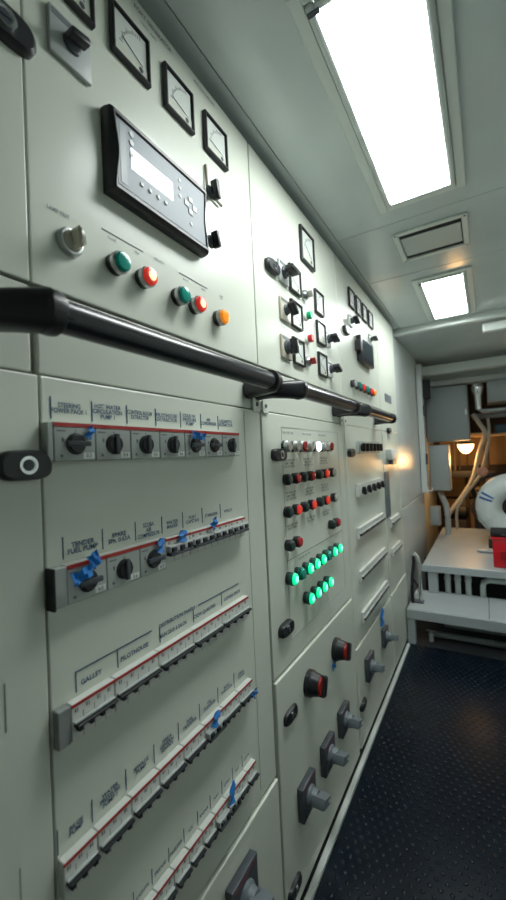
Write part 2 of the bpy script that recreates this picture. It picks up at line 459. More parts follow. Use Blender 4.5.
# ------------------------------------------------------------ panel meters
def meter(y, z, h, label, ang=0.6, group=None, dark=False):
    """h: half size"""
    t = thing('panel_meter', label, 'meter', (0, y, z), group)
    k = round(h, 4)
    put(cached(('mf', k), lambda: MB().ringprism((h, h), (h * .86, h * .86), 0.0006, 0.011, 0.0015).mesh('frame', M_BLACK)), 'frame', t)
    def face():
        return MB().box(0.0008, 0.0055, -h * .85, h * .85, -h * .85, h * .85).mesh('scale_face', M_FACE)
    put(cached(('mfa', k), face), 'scale_face', t)
    def scale():
        mb = MB()
        for i in range(13):
            a = math.radians(8 + 76 * i / 12); r0 = h * 1.08; r1 = h * (1.24 if i % 3 == 0 else 1.17)
            o = (h * .62, -h * .42)
            p0 = (o[0] - r0 * math.cos(a), o[1] + r0 * math.sin(a)); p1 = (o[0] - r1 * math.cos(a), o[1] + r1 * math.sin(a))
            mb.tube([(0.0058, *p0), (0.0058, *p1)], 0.0006, 4)
        return mb.mesh('scale_marks', M_INK)
    put(cached(('ms', k), scale), 'scale_marks', t)
    L = h * 1.12; o = (h * .62, -h * .42)
    MB().tube([(0.0065, o[0], o[1]), (0.0065, o[0] - L * math.cos(ang), o[1] + L * math.sin(ang))], 0.0007, 5).build('needle', M_BLACK, t)
    put(cached(('mz', k), lambda: MB().lathe([(0.0056, h * .11), (0.0075, h * .11), (0.0075, h * .05)], 14, 'x', (0, h * .5, -h * .62)).mesh('zero_screw', M_DGREY)), 'zero_screw', t)
    put(cached(('mb', k), lambda: MB().box(0.0056, 0.0066, -h * .84, h * .84, -h * .84, -h * .40).mesh('lower_cover', mat('meter_cover', (0.60, 0.62, 0.54), 0.3))), 'lower_cover', t)
    return t
g = 'large analogue meters above the display controller'
for y, lb, a in ((0.390, 'analogue meter cut off by the top edge, nearest the big rotary switch', .9), (0.517, 'second large analogue meter, top row of the nearest full cabinet', .35), (0.650, 'third large analogue meter, above the right half of the display controller', .2), (0.783, 'rightmost large analogue meter of the nearest full cabinet, beside the small black switches', .15)):
    meter(y, 2.0695, 0.0455, lb, a, g)
g = 'square meters on the cabinet with the green lamps'
meter(1.350, 2.056, 0.062, 'biggest square meter, alone at the top of the second cabinet', .5, g)
for y, z, lb in ((1.223, 1.892, 'left column topmost square meter on the second cabinet'), (1.223, 1.774, 'left column middle square meter on the second cabinet'), (1.226, 1.650, 'left column lowest square meter on the second cabinet'),
                 (1.447, 1.886, 'right column topmost square meter on the second cabinet'), (1.452, 1.770, 'right column middle square meter on the second cabinet'), (1.452, 1.648, 'right column lowest square meter on the second cabinet')):
    meter(y, z, 0.044, lb, random.uniform(.2, .7), g)
g = 'row of four small meters'
for y, lb in ((1.90, 'leftmost of the four small meters at the top of the third cabinet'), (2.02, 'second from left of the four small meters on the third cabinet'), (2.14, 'third from left of the four small meters on the third cabinet'), (2.265, 'rightmost of the four small meters on the third cabinet')):
    meter(y, 2.052, 0.045, lb, random.uniform(.2, .7), g)
legend('PORT GENERATOR', 0.585, 2.165, 0.012, C1[1], M_INK); legend('VOLTS   AMPS', 0.57, 2.148, 0.007, C1[1], M_INK)
legend('MAIN SWITCHBOARD', 0.75, 2.165, 0.008, C1[1], M_INK)


# ------------------------------------------------------------ rotary selector switches
def selector(y, z, h, label, ang=0.0, base=True, base_m=None, group=None, kr=0.013, kl=0.020, px=0.042, bar_m=None):
    t = thing('rotary_switch', label, 'rotary switch', (0, y, z), group)
    bm_ = base_m or M_LGREY
    if base:
        put(cached(('sb', h, bm_.name), lambda: MB().box(0.0005, 0.008, -h, h, -h, h, 0.002, 2).mesh('base_plate', bm_)), 'base_plate', t)
        put(cached(('sm', h), lambda: MB().box(0.0078, 0.0086, -h * .9, h * .9, h * .62, h * .88).mesh('printed_scale', M_INK)), 'printed_scale', t)
    put(cached(('sk', kr, px), lambda: MB().lathe([(0.008, kr * 1.25), (0.012, kr * 1.2), (0.014, kr), (px * .55, kr * .92)], 24).mesh('collar', M_DGREY if base else M_BLACK)), 'collar', t)
    b = bar_m or M_BLACK
    put(cached(('sh', kr, kl, px, b.name), lambda: MB().box(px * .45, px, -kr * .48, kr * .48, -kl, kl, 0.003, 2).mesh('grip', b)), 'grip', t, (0, 0, 0), (ang, 0, 0))
    return t
selector(0.390, 1.955, 0.036, 'black rotary switch on square grey plate, top left below the cut off meter', 1.75, px=0.034, kr=.012, kl=.016)
selector(0.745, 1.922, 0.010, 'upper small black switch right of the display controller', 0.2, False, kr=.012, kl=.021, px=.034)
selector(0.738, 1.803, 0.010, 'lower small black switch at the bottom right corner of the display controller', 0.25, False, kr=.012, kl=.018, px=.034)
# thin bent strip beside the switch
tag(MB().tube([(0.004, 0.738, 1.985), (0.006, 0.738, 1.923), (0.006, 0.795, 1.918)], 0.0035, 6).build('adhesive_strip', mat('strip_buff', (0.30, 0.28, 0.22), .5)), 'narrow buff strip bent into an L above the small black switch', 'strip')
g = 'black grip switches beside the meters on the second cabinet'
selector(1.135, 1.885, 0.034, 'topmost rotary switch on the second cabinet with grip turned level', 1.45, base_m=M_LGREY, group=g, px=.05, kr=.016, kl=.026)
selector(1.135, 1.765, 0.036, 'middle left rotary switch on a cream plate, second cabinet', .9, base_m=M_KNOB, group=g, px=.045, kr=.014, kl=.022)
selector(1.130, 1.645, 0.036, 'lower left rotary switch on a cream plate, just above the rail, second cabinet', 0.1, base_m=M_KNOB, group=g, px=.045, kr=.018, kl=.024)
selector(1.525, 1.765, 0.030, 'rotary switch right of the middle right meter on the second cabinet', 1.2, base_m=M_WHITE, group=g, px=.05, kr=.014, kl=.024)
selector(1.535, 1.645, 0.030, 'rotary switch right of the lowest right meter on the second cabinet', 1.2, base_m=M_WHITE, group=g, px=.05, kr=.014, kl=.024)
g = 'small switches of the third cabinet'
selector(1.87, 1.935, 0.028, 'small black switch below the leftmost of the four small meters', 1.1, base_m=M_WHITE, group=g, px=.045, kr=.012, kl=.024)
selector(2.24, 1.935, 0.026, 'small black switch below the rightmost of the four small meters', 1.3, base_m=M_WHITE, group=g, px=.045, kr=.010, kl=.022)

def key_switch(y, z, label, head=M_CLEAR):
    t = thing('key_switch', label, 'key switch', (0, y, z))
    put(cached('ksb', lambda: MB().lathe([(0.0005, 0.019), (0.008, 0.019), (0.014, 0.016), (0.018, 0.014)], 24).mesh('bezel', M_STEEL)), 'bezel', t)
    MB().box(0.016, 0.036, -0.003, 0.003, -0.011, 0.011, 0.001, 1).build('key_grip', head, t, (0, 0, 0), (0.6, 0, 0))
key_switch(1.300, 1.868, 'clear capped key switch above the square green button')
key_switch(1.300, 1.632, 'red and clear key switch below the square red button', M_REDP)

# beige knob at the left of the lamp row
t = thing('selector_knob', 'beige pointer knob in a grey collar, left end of the lamp row', 'rotary knob', (0, 0.378, 1.640))
MB().lathe([(0.0005, 0.025), (0.006, 0.025), (0.010, 0.022), (0.011, 0.018)], 30).build('collar', M_STEEL, t)
kb = MB().lathe([(0.008, 0.0185), (0.014, 0.018), (0.018, 0.014)], 24)
kb.prism([(-0.008, -0.012), (-0.004, -0.0165), (0.006, -0.012), (0.0085, 0.0), (0.006, 0.014), (0.0, 0.0185), (-0.006, 0.012)], 0.016, 0.040, 0.004)
kb.build('pointer', M_KNOB, t, (0, 0, 0), (0.25, 0, 0))
t.scale = (.9, .85, .85)
legend('LAMP TEST', 0.362, 1.6795, 0.0075, C1[1], M_INK)

# ------------------------------------------------------------ pilot lamps and push buttons
def lamp(y, z, r, lens, label, lit=None, group=None, name='indicator_lamp', cat='indicator lamp', depth=0.022, bez=None):
    t = thing(name, label, cat, (0, y, z), group)
    bz = bez or M_BLACK
    put(cached(('lb', r, bz.name, depth), lambda: MB().lathe([(depth * .5, r), (depth * .85, r), (depth * .95, r * .92), (depth * .9, r * .85)], 26).mesh('bezel', bz)), 'bezel', t)
    put(cached(('lbb', r, depth), lambda: MB().lathe([(0.0005, r * .95), (depth * .5, r * .95)], 26).mesh('collar', M_BLACK)), 'collar', t)
    put(cached(('ll', r, lens.name, depth), lambda: MB().lathe([(depth * .7, r * .86), (depth * 1.1, r * .84), (depth * 1.22, r * .74), (depth * 1.28, r * .4), (depth * 1.29, r * .1)], 26).mesh('lens', lens)), 'lens', t)
    if lit: put(cached(('lh', r, lit.name, depth), lambda: MB().lathe([(depth * 1.26, r * .5), (depth * 1.33, r * .42), (depth * 1.36, r * .2)], 18, 'x').mesh('bulb_glow', lit)), 'bulb_glow', t)
    return t
g = 'lamps under the display controller'
lamp(.463, 1.640, .0185, M_GREEN, 'unlit green lamp nearest the beige knob', None, g, bez=M_STEEL)
lamp(.526, 1.639, .0185, M_REDON, 'glowing red lamp between the two green lamps', M_HOT, g, bez=M_STEEL)
lamp(.621, 1.637, .0185, M_GREEN, 'unlit green lamp right of centre in the row under the controller', None, g, bez=M_STEEL)
lamp(.674, 1.635, .0185, M_REDON, 'glowing red lamp next to the orange lamp', M_HOT, g, bez=M_STEEL)
lamp(.762, 1.633, .0185, M_AMBER, 'orange lamp at the right end of the row under the controller', None, g, bez=M_CLEAR)
def rule(y0, y1, z, parent, th=0.0011, vert=False, m=None):
    mb = MB().box(0.0004, 0.0012, y0, y1, z - th, z + th) if not vert else MB().box(0.0004, 0.0012, y0 - th, y0 + th, z, y1)
    return mb
def line_h(y0, y1, z, parent, m=M_NAVY, th=0.0009):
    oy = parent.parent.location.y
    return MB().box(0.0003, 0.0010, y0, y1, z - th, z + th).build('printed_line', m, parent)
for a, b, tx in ((.440, .532, ('CLOSE', 'TRIP')), (.632, .728, ('MAINS', 'OPEN'))):
    line_h(a, b, 1.693, C1[1], M_INK)
    legend(tx[0], a + .020, 1.684, 0.006, C1[1], M_INK); legend(tx[1], b - .016, 1.684, 0.006, C1[1], M_INK)
legend('BREAKER 1', .575, 1.693, 0.006, C1[1], M_INK)
legend('LAMP\nTEST', .782, 1.690, 0.0065, C1[1], M_INK)

# second cabinet, upper: square buttons
for z, m, lb in ((1.797, mat('green_button', (0.0, .42, .18), .4), 'small green button between the meter columns'), (1.715, M_REDP, 'small red button below the green button between the meter columns')):
    t = thing('push_button', lb, 'push button', (0, 1.310, z))
    MB().lathe([(0.0005, 0.017), (0.008, 0.017), (0.010, 0.015)], 20).build('bezel', M_WHITE, t)
    MB().lathe([(0.009, 0.014), (0.024, 0.014), (0.026, 0.012)], 20).build('button_cap', m, t)
# top row of the mimic plate: clear lamps
g = 'clear lamps in the top row of the second cabinet'
for y, ln, lit, lb in ((1.085, M_CLEAR, None, 'leftmost clear lamp in the top row, beside the black door latch'), (1.150, M_CLEAR, None, 'second clear lamp from the left in the top row of the second cabinet'), (1.205, M_REDLENS, None, 'dull red lamp in the middle of the clear top row'),
                  (1.330, M_WLED, None, 'brilliant white lit lamp in the top row of the second cabinet'), (1.262, M_CLEAR, None, 'clear lamp just left of the brilliant white lamp'), (1.402, M_CLEAR, None, 'clear lamp just right of the brilliant white lamp'), (1.468, M_REDLENS, None, 'dull pinkish lamp at the right end of the clear top row')):
    lamp(y, 1.333, .019, ln, lb, lit, g, bez=M_STEEL, depth=.020)
# paired dark green / red push buttons
M_DG = mat('dark_green_cap', (0.004, 0.030, 0.026), 0.35)
rows = [(1.2325, [(1.082, 'g'), (1.140, 'r'), (1.203, 'g'), (1.262, 'r'), (1.345, 'g'), (1.403, 'R'), (1.480, 'c')], 'upper row'),
        (1.135, [(1.078, 'g'), (1.136, 'R'), (1.201, 'g'), (1.262, 'R'), (1.341, 'g'), (1.397, 'R'), (1.490, 'c')], 'second row')]
cn = {'g': 'dark green', 'r': 'dark red', 'R': 'lit red', 'c': 'clear'}
cm = {'g': (M_DG, None), 'r': (M_REDLENS, None), 'R': (M_REDON, None), 'c': (M_CLEAR, None)}
ordn = ['leftmost', 'second', 'third', 'fourth', 'fifth', 'sixth', 'rightmost']
for z, bl, rn in rows:
    for i, (y, k) in enumerate(bl):
        lamp(y, z, .0175, cm[k][0], '%s push button, %s in the %s below the white lamp' % (cn[k], ordn[i], rn) if i not in (0, 6) else '%s push button, %s in the %s below the white lamp' % (cn[k], ordn[i], rn), cm[k][1], 'push buttons of the second cabinet', 'push_button', 'push button', depth=.020 if k != 'g' else .018)
for y, z, k, lb in ((1.074, 1.036, 'g', 'dark green button of the lone left pair above the green lamps'), (1.130, 1.036, 'r', 'dark red button of the lone left pair above the green lamps'),
                    (1.450, 1.036, 'g', 'black green button of the lone right pair above the green lamps'), (1.503, 1.036, 'r', 'dull red button of the lone right pair above the green lamps')):
    lamp(y, z, .0175, cm[k][0], lb, None, 'push buttons of the second cabinet', 'push_button', 'push button', depth=.020)
g = 'green pilot lamps in two slanting looking rows'
names8 = ['leftmost', 'second (unlit)', 'third', 'fourth', 'fifth', 'sixth (unlit)', 'seventh', 'rightmost']
for i in range(8):
    on = i not in (1, 5)
    y = 1.072 + i * 0.0602
    lamp(y, 0.938, .0198, M_GREENON if on else M_GREEN, '%s lamp of the upper row of eight green lamps' % names8[i], M_GHOT if on else None, g, depth=.024, bez=mat('green_bezel', (0.0, 0.12, 0.08), .3))
for i in range(4):
    lamp(1.190 + i * 0.0605, 0.843, .0198, M_GREENON, '%s lamp of the lower row of four glowing green lamps' % ['leftmost', 'second', 'third', 'rightmost'][i], M_GHOT, g, depth=.024, bez=MATS['green_bezel'])
# mimic plate outline and small print
for a, b, z in ((1.074, 1.60, 1.392), (1.074, 1.56, 0.756)): line_h(a, b, z, C2[3], M_LGREY, .0007)
for y in (1.074, 1.60):
    MB().box(0.0003, 0.001, y - .0006, y + .0006, 0.756, 1.392).build('printed_line', M_LGREY, C2[3])
sm = ['GENERATOR   PUMP   FIRE', 'BILGE FWD   BILGE AFT   HYDRAULIC']
for z0 in (1.375, 1.290, 1.280, 1.270, 1.190, 1.180, 1.170, 1.090, 1.080):
    for yy in (1.12, 1.27, 1.42):
        legend('STOP  START  RUN' if int(z0 * 100) % 2 else 'PUMP 1  PUMP 2', yy, z0, 0.0092, C2[3], M_INK, width=.13)
line_h(1.074, 1.60, .988, C2[3], M_INK, .0008)
legend('ALARM PANEL  FUEL  SHORE', 1.2, .975, .0075, C2[3], M_INK)

# ------------------------------------------------------------ display controller
t = thing('display_controller', 'long black framed controller with glowing white screen and grey keypad', 'controller', (0, 0.578, 1.828))
def ctrl_body():
    mb = MB(); bm = mb.bm
    hw, hh = 0.132, 0.073; n = 14
    # frame with waisted short sides, built as rings from back to front
    def ring(x, w, h_, waist):
        pts = []
        for i in range(n + 1): pts.append((-w + 2 * w * i / n, -h_))
        for i in range(1, n): 
            s_ = -h_ + 2 * h_ * i / n
            pts.append((w - waist * (0.5 + 0.5 * math.cos(PI * s_ / h_)), s_))
        for i in range(n, -1, -1): pts.append((-w + 2 * w * i / n, h_))
        for i in range(n - 1, 0, -1):
            s_ = -h_ + 2 * h_ * i / n
            pts.append((-w + waist * (0.5 + 0.5 * math.cos(PI * s_ / h_)), s_))
        return [bm.verts.new((x, a, b)) for a, b in pts]
    R = [ring(0.0006, hw, hh, 0), ring(0.010, hw, hh, .003), ring(0.022, hw - .002, hh - .002, .007), ring(0.027, hw - .006, hh - .006, .008), ring(0.027, hw - .009, hh - .012, .005), ring(0.0235, hw - .011, hh - .015, .0)]
    for A, B in zip(R, R[1:]):
        for i in range(len(A)): bm.faces.new((A[i], A[(i + 1) % len(A)], B[(i + 1) % len(A)], B[i]))
    bm.faces.new(R[0]); bm.faces.new(R[-1])
    return mb
ctrl_body().build('housing', M_BLACK, t)
MB().box(0.0225, 0.0245, -.120, .120, -.058, .058, .0008, 1).build('front_panel', M_CTRL, t)
MB().box(0.0240, 0.0256, -.090, .016, -.015, .022, .0006, 1).build('screen', M_LCD, t)
MB().box(0.0240, 0.0250, -.114, -.100, -.052, .052, .0004, 1).build('side_strip', M_MGREY, t)
bt = MB()
for i in range(4): bt.lathe([(0.0240, .0042), (0.0265, .0038)], 16, 'x', (0, -.067 + i * .0205, -.030))
bt.build('soft_keys', M_LGREY, t)
b3 = MB()
for z in (.047, .031, .010): b3.lathe([(0.0240, .0058), (0.0258, .0052)], 16, 'x', (0, -.088, z))
b3.build('round_keys', M_LGREY, t)
kp = MB()
for dy, dz in ((0, .013), (0, -.013), (-.013, 0), (.013, 0)): kp.box(0.0240, 0.0262, .070 + dy - .007, .070 + dy + .007, dz - .006 + .004, dz + .006 + .004, .001, 1)
kp.build('arrow_keys', M_LGREY, t)
kk = MB()
for dz in (.040, .024, .008): kk.lathe([(0.0240, .004), (0.0258, .0035)], 12, 'x', (0, .038, dz))
kk.lathe([(0.0240, .004), (0.0258, .0035)], 12, 'x', (0, .070, -.034))
kk.build('small_keys', M_LGREY, t)
t = thing('display_controller', 'small dark square controller with tinted screen on the third cabinet', 'controller', (0, 2.085, 1.826))
MB().box(0.0006, 0.026, -.125, .125, -.066, .066, .006, 2).build('housing', M_BLACK, t)
MB().box(0.0255, 0.0275, -.100, .100, -.046, .050, .001, 1).build('front_panel', mat('dark_glass', (.03, .05, .065), .15), t)
MB().box(0.0006, .030, -.155, -.127, -.02, .035, .004, 1).build('side_key', M_BLACK, t)
for y, m, lb in ((1.84, M_CLEAR, 'clear lamp at the left end of the third cabinet lamp row'), (1.915, M_GREEN, 'first dark green lamp in the third cabinet lamp row'), (1.985, M_REDON, 'left glowing red lamp in the third cabinet lamp row'), (2.06, M_GREEN, 'second dark green lamp in the third cabinet lamp row, between red lamps'), (2.14, M_REDON, 'right glowing red lamp in the third cabinet lamp row'), (2.21, M_AMBER, 'orange lamp ending the third cabinet lamp row')):
    lamp(y, 1.630, .0185, m, lb, None, 'small lamps under the dark controller', bez=M_DGREY)
tag(MB().box(0.0004, 0.004, 2.56, 2.74, 1.622, 1.672, .001, 1).build('name_plate', M_MGREY), 'blank looking grey name plate on the far cabinet above the rail end', 'name plate')

# ------------------------------------------------------------ motor starters (rotary handles) and breakers
def starter(y0, y1, zt, h, label, lvl, group, first=False, code='0.8'):
    """lvl: handle level (True) or upright"""
    w_ = y1 - y0; cy = (y0 + y1) / 2; zc = zt - h / 2
    t = thing('motor_starter', label, 'motor starter', (0, cy, zc), group)
    hw = w_ / 2 - .0006; hh = h / 2
    MB().box(0.0006, 0.0155, -hw, hw, -hh, hh - .0065, .0012, 1).build('body', M_START, t)
    MB().box(0.0006, 0.0150, -hw, hw, hh - .0063, hh).build('top_cover', M_BRK, t)
    MB().box(0.0151, 0.0162, -hw, hw, hh - .0064, hh - .0008).build('red_top_band', M_RED, t)
    MB().lathe([(0.0150, .0160), (0.0175, .0158), (0.0185, .0135), (0.022, .0125)], 26, 'x', (0, 0, -.003)).build('dial', M_BLACK, t)
    MB().box(0.0200, 0.0262, -.0038, .0038, -.0165 - .003 * lvl, .0165 + .003 * lvl, .0016, 2).build('handle', M_DGREY, t, (0, 0, -.003), (PI / 2 if lvl else 0.0, 0, 0))
    ti = MB().box(0.0150, 0.0159, -.0006, .0006, .0125, .0180).box(0.0150, 0.0159, -.022, -.019, .0, .006).box(0.0150, 0.0159, -hw + .004, -hw + .018, .0145, .0165)
    ti.lathe([(0.0150, .0022), (0.0162, .0022)], 10, 'x', (0, -hw + .011, -hh + .008)).build('printed_marks', M_INK, t)
    st = MB().box(0.0152, 0.0162, hw - .022, hw - .003, -hh + .003, -hh + .012).build('rating_sticker', M_WHITE, t)
    put(cached(('code', code), lambda: text_mesh(code, .008, M_INK)), 'rating_digits', st, (0.0165, hw - .0125, -hh + .0075))
    return t

legend_1 = ['STEERING\nPOWER PACK 1', 'HOT WATER\nCIRCULATION\nPUMP 1', 'CONTROL ROOM\nEXTRACTOR', 'PILOTHOUSE\nEXTRACTOR', 'COLD W.\nPRESSURE\nPUMP', 'AIR\nCONDENSER', 'LAZARETTE\nEXTRACTOR']
short_1 = ['under the STEERING POWER PACK 1 legend', 'under the HOT WATER CIRCULATION PUMP 1 legend', 'under the CONTROL ROOM EXTRACTOR legend', 'under the PILOTHOUSE EXTRACTOR legend', 'just left of the flat blue tape', 'just right of the flat blue tape', 'at the right end of the top row']
B1 = [.3325, .401, .471, .540, .610, .676, .740, .812]
lv = [True, False, False, False, True, True, False]
MBx = MB().box(0.0006, 0.0155, .3240, .3318, 1.309, 1.3635, .001, 1)
tag(MBx.build('auxiliary_contact', M_START), 'narrow grey block at the left end of the top starter row', 'electrical block')
for i in range(7):
    starter(B1[i], B1[i + 1], 1.3645, 0.056, 'grey starter, %s handle, %s' % ('level' if lv[i] else 'upright', short_1[i]), lv[i], 'starters of the top row', code='%s%d' % ('0.', 3 + i))
    yc = (B1[i] + B1[i + 1]) / 2
    n = legend_1[i].count('\n') + 1
    legend(legend_1[i], yc + .002, 1.3835 + .003, 0.0098, C1[3], width=.058)
    MB().box(0.0003, 0.001, B1[i] + .006, B1[i] + .0078, 1.370, 1.402).build('printed_line', M_NAVY, C1[3])
# row two
legend_2 = ['TENDER\nFUEL PUMP', 'SPARE\n3Ph. 0.63A', 'SCUBA\nAIR\nCOMPRESSOR', 'WATER\nMAKER', 'PORT\nCAPSTAN', 'STABILISER', 'WINCH']
B2 = [.345, .413, .481, .545]
tag(MB().box(0.0006, 0.0165, .3265, .3445, 1.107, 1.1615, .001, 1).build('auxiliary_contact', M_START), 'narrow grey block at the left end of the second starter row', 'electrical block')
tag(MB().box(0.0006, 0.0185, .3232, .3260, 1.105, 1.1625).build('end_cover', M_BLACKM), 'thin black end cover at the left of the second starter row', 'end cover')
for i in range(3):
    starter(B2[i], B2[i + 1], 1.1625, 0.056, 'grey starter with %s handle in the second row under the %s legend' % ('level' if i != 1 else 'upright', ('TENDER FUEL PUMP', 'SPARE', 'SCUBA AIR COMPRESSOR')[i]), i != 1, 'starters of the second row', code='0.%d' % (5 + i))
LX2 = [.345, .413, .481, .546, .605, .668, .735]
for i, tx in enumerate(legend_2):
    a = LX2[i]; b = (LX2 + [.80])[i + 1]
    legend(tx, (a + b) / 2 + .004, 1.181, .0105 if i < 3 else .0095, C1[3], width=(b - a) * .82)
    MB().box(0.0003, 0.001, a + .005, a + .0065, 1.168, 1.200).build('printed_line', M_NAVY, C1[3])

def breaker(y0, y1, zt, h, label, style, group, stripe=True, poles=4):
    """style 'bar' linked toggles down, 'up' separate toggles"""
    cy = (y0 + y1) / 2; hw = (y1 - y0) / 2 - .0006; hh = h / 2
    t = thing('circuit_breaker', label, 'circuit breaker', (0, cy, zt - hh), group)
    k = (round(hw, 4), round(h, 4), style, stripe, poles)
    def body():
        mb = MB().box(0.0006, 0.0135, -hw, hw, -hh, hh, .0012, 1)
        for i in range(1, poles):
            yy = -hw + 2 * hw * i / poles
        return mb.mesh('body', M_BRK)
    put(cached(('bb',) + k, body), 'body', t)
    if stripe: put(cached(('bs',) + k, lambda: MB().box(0.0132, 0.0142, -hw, hw, hh - .0058, hh - .0014).mesh('red_stripe', M_RED)), 'red_stripe', t)
    def printed():
        mb = MB()
        for i in range(poles):
            yy = -hw + 2 * hw * (i + .5) / poles
            mb.box(0.0133, 0.0140, yy - .004, yy - .002, hh * .48, hh * .68).box(0.0133, 0.0140, yy, yy + .001, hh * .45, hh * .68)
        for i in range(1, poles):
            yy = -hw + 2 * hw * i / poles
            mb.box(0.0133, 0.0139, yy - .0003, yy + .0003, -hh * .95, hh * .4)
        return mb.mesh('printed_marks', M_INK)
    put(cached(('bp',) + k, printed), 'printed_marks', t)
    if style == 'bar':
        def bar():
            mb = MB().box(0.0135, 0.0190, -hw + .0025, hw - .0025, -.0015, .0012, .0008, 2)
            return mb.mesh('toggle_bar', M_LGREY)
        put(cached(('bt',) + k, bar), 'toggle_bar', t)
        def dk():
            mb = MB().box(0.013, 0.0245, -hw + .0025, hw - .0025, -.0060, -.0017, .001, 1)
            for i in range(poles):
                yy = -hw + 2 * hw * (i + .5) / poles
                mb.box(0.013, 0.0225, yy - .0035, yy + .0035, -.0125, -.0055, .001, 1)
            return mb.mesh('toggle_levers', M_BLACK)
        put(cached(('bd',) + k, dk), 'toggle_levers', t)
    else:
        pw = hw / poles
        put(cached(('bw',) + k, lambda: MB().box(0.013, 0.0235, -hw + .001, hw - .001, -.0035, .0085, .001, 1).mesh('toggle_housing', M_LGREY)), 'toggle_housing', t)
        put(cached(('bx',) + k, lambda: MB().box(0.013, 0.0260, -hw + .0015, hw - .0015, -.0100, -.0040, .0012, 1).mesh('toggle_bar', M_DGREY)), 'toggle_bar', t)
        for i in range(poles):
            yy = -hw + 2 * hw * (i + .5) / poles
            put(cached(('bu', round(pw, 4)), lambda: MB().box(0.022, 0.0275, -pw * .55, pw * .50, -.0025, .0062, .0012, 1).mesh('toggle', M_BLACK)), 'toggle', t, (0, yy, 0))
    return t
# row two: four breakers with separate toggles
g = 'breakers of the second row'
for i, lb in enumerate(('WATER MAKER', 'PORT CAPSTAN', 'STABILISER', 'WINCH')):
    a, b = ([.545, .615, .685, .755, .825][i:i + 2])
    breaker(a, b, 1.160, .045, 'white breaker with black toggles in the second row, %s' % ('first after the starters', 'second after the starters', 'third after the starters', 'at the right end')[i], 'up', g, poles=3)
# row three: five breakers with linked toggle bars
g = 'breakers of the third row'
tag(MB().box(.0006, .0135, .3262, .3449, .916, .968, .0012, 1).box(.013, .0142, .3264, .3447, .9622, .9666).build('blank_module', mat('filler_grey', (.24, .26, .255), .4)), 'plain grey filler block at the left end of the third row', 'electrical block')
B3 = [.3455, .421, .517, .613, .712, .824]
nm = ['GALLEY', 'PILOTHOUSE', 'MAIN DECK & SALON', 'CREW QUARTERS', 'LOWER DECK']
for i in range(5):
    breaker(B3[i], B3[i + 1], .968, .052, 'wide red striped breaker in the third row, %s' % ('at the left end under GALLEY', 'second from the left under PILOTHOUSE', 'in the middle', 'second from the right', 'at the right end')[i], 'bar', g, poles=4)
    legend(nm[i], (B3[i] + B3[i + 1]) / 2 + .006, .983, .0105, C1[3], width=.075)
    MB().box(0.0003, 0.001, B3[i] + .0175, B3[i] + .019, .973, 1.001).build('printed_line', M_NAVY, C1[3])
line_h(B3[0] + .0175, .515, 1.002, C1[3]); line_h(.648, .80, 1.002, C1[3])
legend('DISTRIBUTION PANELS', .585, 1.002, .010, C1[3], width=.12)
g = 'breakers of the fourth row'
B4 = [.3262, .381, .445, .508, .572, .636, .700, .764, .824]
n4 = ['BILGE\nPUMP', 'WATER\nPRESSURE\nPUMP 1', 'SEWAGE\nPUMP', 'FIRE &\nGENERAL\nSERVICE', 'FUEL\nTRANSFER', 'OIL\nTRANSFER', 'BOW\nTHRUSTER', 'DECK\nCRANE']
o4 = ['leftmost', 'second from left', 'third from left', 'fourth from left', 'just left of the blue tape', 'with raised black toggles under the blue tape', 'second from right', 'at the right end beside a blue tape stub']
for i in range(8):
    breaker(B4[i], B4[i + 1], .768, .050, 'breaker in the fourth row, %s' % o4[i], 'up' if i == 5 else 'bar', g, poles=3)
    legend(n4[i], (B4[i] + B4[i + 1]) / 2 + .002, .789, .0088, C1[3], width=.048)
    MB().box(0.0003, 0.001, B4[i] + .001, B4[i] + .0022, .773, .806).build('printed_line', M_NAVY, C1[3])
g = 'breakers of the fifth row'
B5 = [.3262 + i * .0415 for i in range(13)]
n5 = ['SPARE', 'HEAT', 'OVEN', 'LIGHTS', 'FRIDGE', 'FREEZER', 'ICE', 'RADAR', 'NAV', 'GYRO', 'SAT', 'CCTV']
o5 = ['first, below the frame', 'second, below the frame', 'third, below the frame', 'fourth, near the bottom edge', 'fifth, left of the four dark bars', 'sixth, above the bottom door', 'seventh from the left', 'eighth, left of the raised toggles', 'left one with raised toggles', 'right one with raised toggles by the blue tape', 'second from the right end', 'at the right end']
for i in range(12):
    breaker(B5[i], B5[i + 1], .575, .050, 'small breaker in the lowest row, %s' % o5[i], 'up' if i in (8, 9) else 'bar', g, poles=2)
    legend(n5[i], (B5[i] + B5[i + 1]) / 2, .590, .0085, C1[3], width=.034)
    MB().box(0.0003, 0.001, B5[i] + .001, B5[i] + .0022, .580, .606).build('printed_line', M_NAVY, C1[3])

